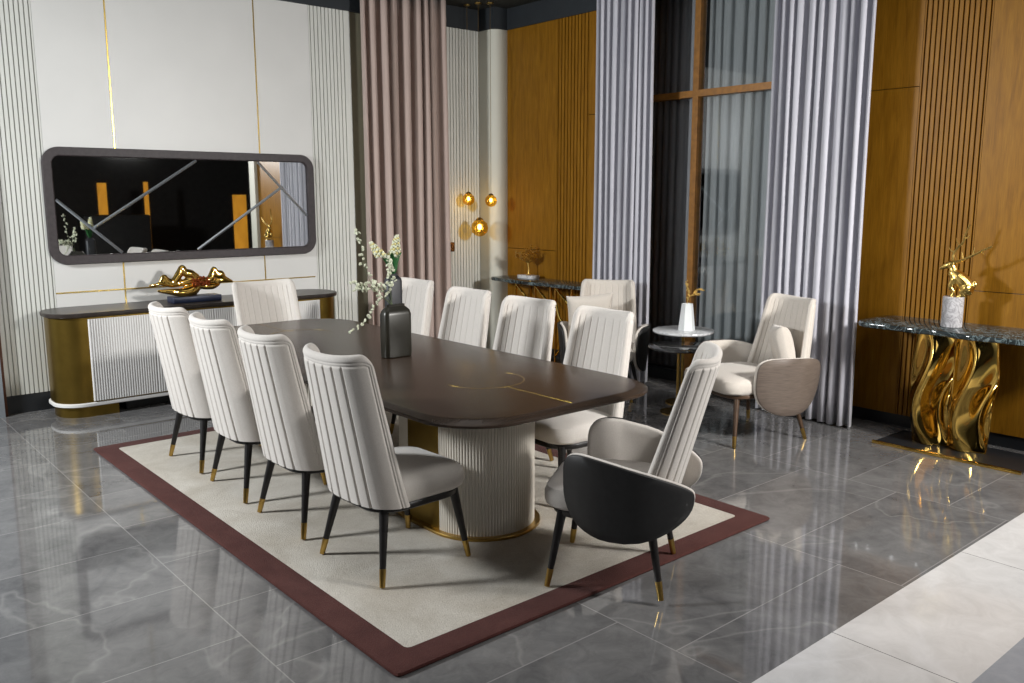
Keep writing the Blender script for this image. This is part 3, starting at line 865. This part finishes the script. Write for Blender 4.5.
def hyacinth(label, base, pts, head, leaves, mat2):
    t = root('flower_stem', label, 'flower', base, group='cream flower spikes in the slate vase')
    P = smooth_pts([(0, 0, 0)] + pts, 6)
    MB().tube(P, .004, 6).build('stem', M['leaf'], t)
    top = P[-1]; d = (P[-1] - P[-4]).normalized(); m = MB(); m2 = MB()
    for k in range(90):
        f = k / 90; a = k * 2.4; r = .036 * (1 - .75 * f ** 1.5) * (.6 + .4 * rf.random())
        c = top + d * (head * f) + Vector((cos(a) * r, sin(a) * r, 0))
        (m if k % 3 else m2).ball(c, .0085 * (1.15 - .5 * f), n=7, m=5)
    m.build('flower_head', M['blossom'], t); m2.build('flower_head', mat2, t)
    for (a, l, w, bd, zb) in leaves:
        V, F = leaf_mesh(l, w, bd, 0)
        o = link('leaf', V, F, M['leaf'], t); s = o.modifiers.new('s', 'SOLIDIFY'); s.thickness = .0015
        o.rotation_euler.z = a; o.location = (0, 0, zb)
vb2 = Vector((2.785, 4.31, TZ + .455))
hyacinth('cream flower spike leaning left from the slate vase', vb2 + Vector((-.006, 0, 0)), [off(-.02, .05), off(-.055, .10)], .11, [(2.6, .12, .022, .07, .01), (.6, .13, .024, .06, .0)], M['floret'])
hyacinth('upright cream-yellow flower spike with dark green leaves in the slate vase', vb2 + Vector((.006, 0, 0)), [off(.0, .06), off(.005, .10)], .13, [(-.6, .14, .026, .03, 0), (.2, .12, .024, .05, 0), (3.6, .13, .022, .05, 0)], M['floret'])

# ------------------------------------------------------------------ consoles
def console(label, x0, y0, y1, z, seed, legs, taper):
    rnd = random.Random(seed)
    t = root('console_table', label, 'console table', ((x0 + XR) / 2, (y0 + y1) / 2, 0), group=None)
    hx = (XR - .004 - x0) / 2; hy = (y1 - y0) / 2
    ph = [rnd.uniform(0, 6) for _ in range(4)]
    def ring(o, zz):
        out = []
        for (x, y) in rrect(0, 0, hx, hy, .12, 14):
            if x < hx * .95:
                k = .012 * sin(y * 7 + ph[0]) + .008 * sin(y * 15 + ph[1])
                x += k * (hx - x) / (2 * hx) * 1.2 + taper * abs(y / hy) ** 3 * (hx - x) / (2 * hx)
            l = hypot(x, y); out.append((x - o * (1 if x > 0 else -1) * min(1, abs(x) / hx), y - o * (1 if y > 0 else -1) * min(1, abs(y) / hy), zz))
        return out
    # densify long edges so that the wavy front shows
    def dens(r):
        out = []
        for i in range(len(r)):
            a = r[i]; b = r[(i + 1) % len(r)]; L = hypot(a[0] - b[0], a[1] - b[1]); n = max(1, int(L / .04))
            for k in range(n): out.append((a[0] + (b[0] - a[0]) * k / n, a[1] + (b[1] - a[1]) * k / n))
        return out
    base = dens(rrect(0, 0, hx, hy, .12, 8))
    def R2(o, zz):
        out = []
        for x, y in base:
            fx = (hx - x) / (2 * hx)
            x2 = x + fx * (.014 * sin(y * 8 + ph[0]) + .008 * sin(y * 17 + ph[1]) + taper * abs(y / hy) ** 3)
            out.append((x2 + (o if x < 0 else -o * 0), y * (1 - o / hy), zz))
        return out
    MB().loft([R2(.012, z - .038), R2(.002, z - .032), R2(0, z - .012), R2(.004, z - .003), R2(.010, z)]).build('top', M['black_marble'], t, ang=35)
    legs(t, hx, hy, z - .0385)
    return t
def sculpt_legs(t, hx, hy, zt):
    """polished gold folded sheets: two tall panels with swelling S-shaped folds, black plinth with a gold front bar"""
    MB().box(-hx - .02, hx - .10, -.43, .49, 0.0005, .010).build('base_plate', M['skirting'], t, smooth=False)
    MB().box(-hx - .035, -hx - .021, -.435, .495, 0.0005, .022, .002).build('front_bar', M['gold'], t)
    for c, hwid in ((-.135, .125), (.125, .125)):
        nu, nv = 48, 80; V = []
        for j in range(nv + 1):
            v = j / nv; z = .0108 + (zt - .0108) * v
            bow = .022 * sin(pi * v) - .030 * (1 - v)
            for i in range(nu + 1):
                u = -1 + 2 * i / nu
                sc = .38 * sin(2 * pi * (v * .95 - .02)) + .10
                a_ = (u - sc) / .38
                d = .085 * math.exp(-a_ * a_) * (sin(pi * min(1, .12 + v * .80)) ** .8)
                h2 = (u - (sc - .85)) / .35
                d -= .075 * math.exp(-h2 * h2) * sin(pi * v)
                d += .012 * sin(2 * pi * v + 2.2 * u) * (1 - u * u)
                V.append((-.06 - d + .03 * abs(u) ** 3, c + bow * (1 if c > 0 else -.4) + u * hwid, z))
        F = []; w = nu + 1
        for j in range(nv):
            for i in range(nu): a = j * w + i; F.append([a, a + 1, a + w + 1, a + w])
        o = link('sculpted_leg', V, F, M['gold'], t, ang=180)
        o.location.y = .115
        s = o.modifiers.new('s', 'SOLIDIFY'); s.thickness = .006; s.offset = 1
        ed = MB()
        for side in (0, nu):
            ed.tube([Vector(V[j * w + side]) for j in range(0, nv + 1, 4)], .005, 8)
        ed.build('leg_rim', M['gold'], o)
def open_legs(t, hx, hy, zt):
    MB().box(-hx + .02, hx - .06, -.46, .46, 0.0005, .014, .003).build('base_plate', M['gold'], t)
    for c in (-.30, 0, .30):
        m = MB()
        m.box(-.02, .0, c - .12, c - .108, .0145, zt); m.box(-.02, 0, c + .108, c + .12, .0145, zt); m.box(-.02, 0, c - .108, c + .108, zt - .012, zt)
        m.tube(smooth_pts([(-.01, c - .10, zt - .2), (-.02, c - .02, zt - .12), (-.01, c + .10, zt - .03)], 5), .012, 8)
        m.tube(smooth_pts([(-.01, c - .10, zt - .45), (-.03, c + .03, zt - .32), (-.01, c + .10, zt - .18)], 5), .012, 8)
        m.tube(smooth_pts([(-.01, c + .10, zt - .7), (-.03, c - .03, zt - .55), (-.01, c - .10, zt - .40)], 5), .012, 8)
        m.build('frame_leg', M['gold'], t)
console('black marble console on polished gold sculpted legs at the right wall, carrying the gold stag', 5.60, 1.50, 2.94, .81, 2, sculpt_legs, .05)
console('black marble console with gold open legs at the far corner, carrying the gold tree', 5.74, 5.66, 7.13, .82, 5, open_legs, .05)

# stag on marble cylinder
G_ = root('stag_sculpture', 'gold leaping stag figurine on a grey marble cylinder on the console', 'sculpture', (5.845, 2.37, .8105))
MB().lathe([(.060, 0), (.064, .003), (.064, .196), (.060, .20)], 40).build('marble_base', M['grey_marble'], G_, ang=40)
fy = lambda a, b, c=0: Vector((c - a * .15, a, b + .20))
blob('stag_body', [
    ([fy(-.085, .040), fy(-.075, .065), fy(-.045, .100), fy(-.010, .128), fy(.012, .150)], [.022, .036, .038, .036, .028]),
    ([fy(.008, .150), fy(.020, .185), fy(.034, .208)], [.026, .020, .020]),
    ([fy(.030, .208), fy(.062, .196), fy(.090, .180)], [.021, .015, .008]),
    ([fy(-.010, .222, -.02), fy(.018, .214, -.008)], [.005, .010]),
    ([fy(-.006, .228, .02), fy(.018, .214, .008)], [.005, .010]),
    ([fy(.004, .12, .02), fy(.030, .075, .024), fy(.010, .040, .024), fy(.022, .002, .024)], [.022, .013, .008, .010]),
    ([fy(.0, .11, -.02), fy(.016, .065, -.024), fy(-.006, .034, -.024), fy(.002, .002, -.024)], [.022, .013, .008, .010]),
    ([fy(-.078, .06, .02), fy(-.070, .034, .026), fy(-.050, .020, .026), fy(-.058, .002, .026)], [.028, .015, .009, .010]),
    ([fy(-.078, .06, -.02), fy(-.052, .034, -.026), fy(-.068, .018, -.026), fy(-.036, .002, -.026)], [.028, .015, .009, .010]),
    ([fy(-.10, .07), fy(-.118, .085), fy(-.112, .105)], [.014, .010, .006])], M['gold_leaf'], G_, .0038, 2, 1.28)
for sx, pts, tines in (
    (1, [fy(.020, .222, .012), fy(.034, .262, .03), fy(.020, .310, .045), fy(-.010, .350, .05), fy(-.020, .400, .05), fy(-.042, .465, .05)], ((7, .05, .035), (12, .035, .05), (17, -.035, .03))),
    (-1, [fy(.010, .222, -.012), fy(-.040, .238, -.03), fy(-.095, .268, -.04), fy(-.150, .300, -.045), fy(-.215, .335, -.05)], ((6, .012, .05), (11, -.01, .05), (15, -.03, -.02)))):
    m = MB(); P = smooth_pts(pts, 5); m.tube(P, [.011 - .006 * i / len(P) for i in range(len(P))], 8)
    for k, dy, dz in tines:
        p = P[k]; m.tube([p, p + Vector((.004 * sx, dy * .6, dz * .5)), p + Vector((.006 * sx, dy * .8, dz))], [.005, .004, .002], 6)
    m.build('antler', M['gold_leaf'], G_)

# gold tree on a white marble base
TR = root('tree_sculpture', 'small gold tree ornament on a white marble block on the far console', 'sculpture', (5.975, 6.68, .8205)); TR.scale = (1.18,) * 3
MB().box(-.05, .05, -.09, .09, 0, .03, .003).build('marble_base', M['white_marble'], TR)
m = MB(); rt = random.Random(8)
m.tube(smooth_pts([(0, 0, .03), (.004, 0, .08), (-.003, .004, .14)], 5), [.009, .006, .006, .006, .006, .0055, .0055, .005, .005, .005, .005], 8)
m.ball((0, 0, .034), .022, 1, 1, .35)
tips = []
for k in range(11):
    a = 2 * pi * k / 11; e = .07 + .07 * rt.random(); zz = .17 + .10 * rt.random()
    P = smooth_pts([(0, .004, .13), (.35 * e * cos(a), .5 * e * sin(a), .17), (.6 * e * cos(a), e * 1.05 * sin(a), zz)], 4)
    m.tube(P, [.0035 - .002 * i / len(P) for i in range(len(P))], 6); tips += P[4:]
m.build('trunk', M['gold_leaf'], TR)
m = MB()
for p in tips:
    for q in range(4):
        c = p + Vector((rt.uniform(-.016, .016), rt.uniform(-.02, .02), rt.uniform(-.012, .02)))
        m.ball(c, .0085, 1, 1.3, .6, n=6, m=4)
m.build('foliage', M['gold_leaf'], TR)

# ------------------------------------------------------------------ side tables by the window
def side_table(label, x, y, z, r, top, edge):
    t = root('side_table', label, 'side table', (x, y, 0), group=None)
    MB().lathe([(r - .012, z - .022), (r - .003, z - .016), (r, z - .008), (r - .002, z - .002), (r - .006, z)], 56).build('top', top, t, ang=30)
    MB().lathe([(.012, .012), (.012, z - .022)], 20).build('pole', M['brass'], t)
    MB().lathe([(.13, 0), (.13, .008), (.02, .0115)], 40).build('base', M['brass'], t, ang=30)
    return t
side_table('taller round side table with a white marble top beside the armchair', 5.52, 4.30, .60, .245, M['white_marble'], None)
side_table('lower round side table with a dark marble top, tucked under the white one', 5.24, 4.12, .525, .235, M['dark_marble'], None)
hv = root('hexagonal_vase', 'white tapered six-sided vase on the white marble side table', 'vase', (5.52, 4.27, .6005))
def hexr(r, z): return [(r * cos(pi / 3 * k + .35), r * sin(pi / 3 * k + .35), z) for k in range(6)]
MB().loft([hexr(.066, 0), hexr(.068, .004), hexr(.044, .215), hexr(.036, .215), hexr(.036, .18)]).build('body', M['white_stone'], hv, smooth=False)
tw = root('gold_twig', 'thin gold budded twig standing in the white six-sided vase', 'ornament', (5.52, 4.27, .785))
m = MB(); P = smooth_pts([(0, 0, 0), off(.0, .05), off(.012, .10), off(-.005, .16), off(-.012, .20)], 5); m.tube(P, .003, 6)
Q = smooth_pts([P[8], off(.05, .11), off(.085, .14), off(.12, .135)], 5); m.tube(Q, .0022, 6)
Q2 = smooth_pts([Q[6], off(.07, .10, .02), off(.10, .10, .03)], 4); m.tube(Q2, .002, 6)
m.build('branch', M['gold_leaf'], tw)
m = MB(); rt = random.Random(3)
for p in P[7:] + Q[3:] + Q2[2:]:
    for _ in range(2): m.ball(p + Vector((rt.uniform(-.010, .010), rt.uniform(-.010, .010), rt.uniform(-.008, .012))), .0055, n=7, m=5)
m.build('buds', M['gold_leaf'], tw)

# ------------------------------------------------------------------ pillows
c, s_ = cos(l1.rotation_euler.z), sin(l1.rotation_euler.z)
def lw(o, x, y, z):
    a = o.rotation_euler.z; return (o.location.x + x * cos(a) - y * sin(a), o.location.y + x * sin(a) + y * cos(a), z)
pillow('beige square pillow leaning on the back of the armchair by the right curtain', lw(l1, -.11, -.225, .475 + .155), (radians(-14), radians(5), l1.rotation_euler.z - .50), .29, .13)
pillow('beige square pillow on the pale armchair before the far console', lw(l2, .12, -.08, .45 + .20), (radians(-14), radians(4), l2.rotation_euler.z + .30), .40, .11)

# ------------------------------------------------------------------ pendants
def pendant(label, x, y, z, r, n_):
    t = root('pendant_lamp', label, 'pendant lamp', (x, y, ZC), group=None)
    MB().lathe([(.03, -.012), (.034, -.010), (.034, -.0005)], 20).build('ceiling_cup', M['brass'], t)
    MB().tube([(0, 0, -.012), (0, 0, z - ZC + r * 1.15)], .0022, 6).build('cable', M['bulb_cap'], t)
    MB().lathe([(r * .42, z - ZC + r * .86), (r * .46, z - ZC + r * .90), (r * .30, z - ZC + r * 1.1), (.008, z - ZC + r * 1.2)], 16).build('cap', M['bulb_cap'], t)
    bm = bmesh.new(); bmesh.ops.create_icosphere(bm, subdivisions=2, radius=r)
    me = bpy.data.meshes.new('globe'); bm.to_mesh(me); bm.free(); me.materials.append(M['amber'])
    gl = bpy.data.objects.new('globe', me); COL.objects.link(gl); gl.parent = t; gl.location = (0, 0, z - ZC)
    MB().ball((0, 0, z - ZC + r * .1), r * .26, 1, 1, 1.3).build('bulb', M['bulb'], t)
    l = bpy.data.lights.new('bulb_light', 'POINT'); l.energy = .35; l.color = (1, .8, .5); l.shadow_soft_size = .02
    lo = bpy.data.objects.new('bulb_light', l); COL.objects.link(lo); lo.location = (x, y, z - r * .5 - .02)
    return t
pendant('small amber globe pendant on the left of the three in the corner', 5.665, 7.28, 1.63, .066, 1)
pendant('large amber globe pendant hanging lowest of the three in the corner', 5.70, 7.14, 1.335, .092, 1)
pendant('small amber globe pendant on the right, nearest the corner column', 5.79, 7.06, 1.615, .064, 1)
# curtain holdback on the slats
t = root('curtain_holdback', 'small square bronze rosette on the slats beside the pink curtain', 'curtain holdback', (5.53, YB - .0, 1.13))
MB().box(-.045, .045, -.02, -.0005, -.05, .05, .006).build('plate', M['rust_bronze'], t)
m = MB()
for k in range(8): m.ball((.025 * cos(k * pi / 4), -.026, .027 * sin(k * pi / 4)), .012, n=8, m=6)
m.ball((0, -.028, 0), .015, n=8, m=6)
m.build('rosette', M['rust_bronze'], t)

# ------------------------------------------------------------------ showroom items the mirror shows
def onyx(label, x, y, z0, z1, w):
    o = MB().box(x - w / 2, x + w / 2, y - .04, y + .04, z0, z1, .005).build('lit_panel', M['onyx'], None)
    o.location = (0, 0, 0); return tag(o, label, 'wall lamp')
onyx('glowing amber onyx column across the showroom, seen right of centre in the mirror', 7.90, -3.4, 0, 1.71, .28)
onyx('glowing amber onyx column across the showroom, seen at the left in the mirror', 5.56, -5.0, 0, 1.96, .17)
onyx('narrow glowing amber column across the showroom, seen near the mirror centre', 6.47, -5.0, 0, 1.99, .08)
MB_ = MB().box(4.9, 6.2, -4.55, -4.0, 0, 1.30, .03).build('display_counter', M['far_wall'], None)
tag(MB_, 'dark display counter across the showroom, seen at the left in the mirror', 'counter')

# ------------------------------------------------------------------ lights
def area(name, loc, target, size, power, col=(1, 1, 1), sy=None):
    l = bpy.data.lights.new(name, 'AREA'); l.energy = power; l.size = size; l.color = col
    if sy: l.shape = 'RECTANGLE'; l.size_y = sy
    o = bpy.data.objects.new(name, l); COL.objects.link(o); o.location = loc
    o.rotation_euler = (Vector(target) - Vector(loc)).to_track_quat('-Z', 'Y').to_euler(); return o
area('softbox_left', (-1.6, 5.9, 2.7), (2.6, 4.0, .5), .6, 285, (.95, .98, 1))
area('softbox_right', (4.85, -.9, 2.7), (4.3, 5.2, .8), .55, 84, (1, .98, .95)).data.spread = radians(85)
area('ceiling_fill', (2.6, 3.8, 3.5), (2.6, 3.8, 0), 3.0, 22, (1, .98, .96), 3.0)  # added overhead fill, not a ceiling fixture
area('front_fill', (0.5, -2.5, 3.3), (2.8, 3.5, .6), 3.0, 24, (.97, .98, 1), 2.0)  # added fill from behind the camera, lifts the shaded sides
area('walkway_fill', (4.2, .6, 3.45), (4.2, .9, 0), .8, 30, (1, .98, .97)).data.spread = radians(110)  # added light to brighten the white floor strip
W = bpy.data.worlds.new('world'); SC.world = W; W.use_nodes = True
W.node_tree.nodes['Background'].inputs[0].default_value = (.5, .5, .52, 1); W.node_tree.nodes['Background'].inputs[1].default_value = .2

# ------------------------------------------------------------------ camera
cam = bpy.data.cameras.new('camera'); co = bpy.data.objects.new('camera', cam); COL.objects.link(co)
F = 863.8; yaw, pitch = .7109, .1653
cam.sensor_width = 36; cam.lens = F / 1024 * 36; cam.clip_start = .05; cam.clip_end = 100
co.location = (0, 0, 1.65); co.rotation_euler = Euler((pi / 2 - pitch, 0.0007, -yaw), 'XYZ')
SC.camera = co
SC.view_settings.view_transform = 'Standard'; SC.view_settings.look = 'None'
SC.view_settings.exposure = 0.0; SC.view_settings.gamma = 1; SC.view_settings.use_curve_mapping = False
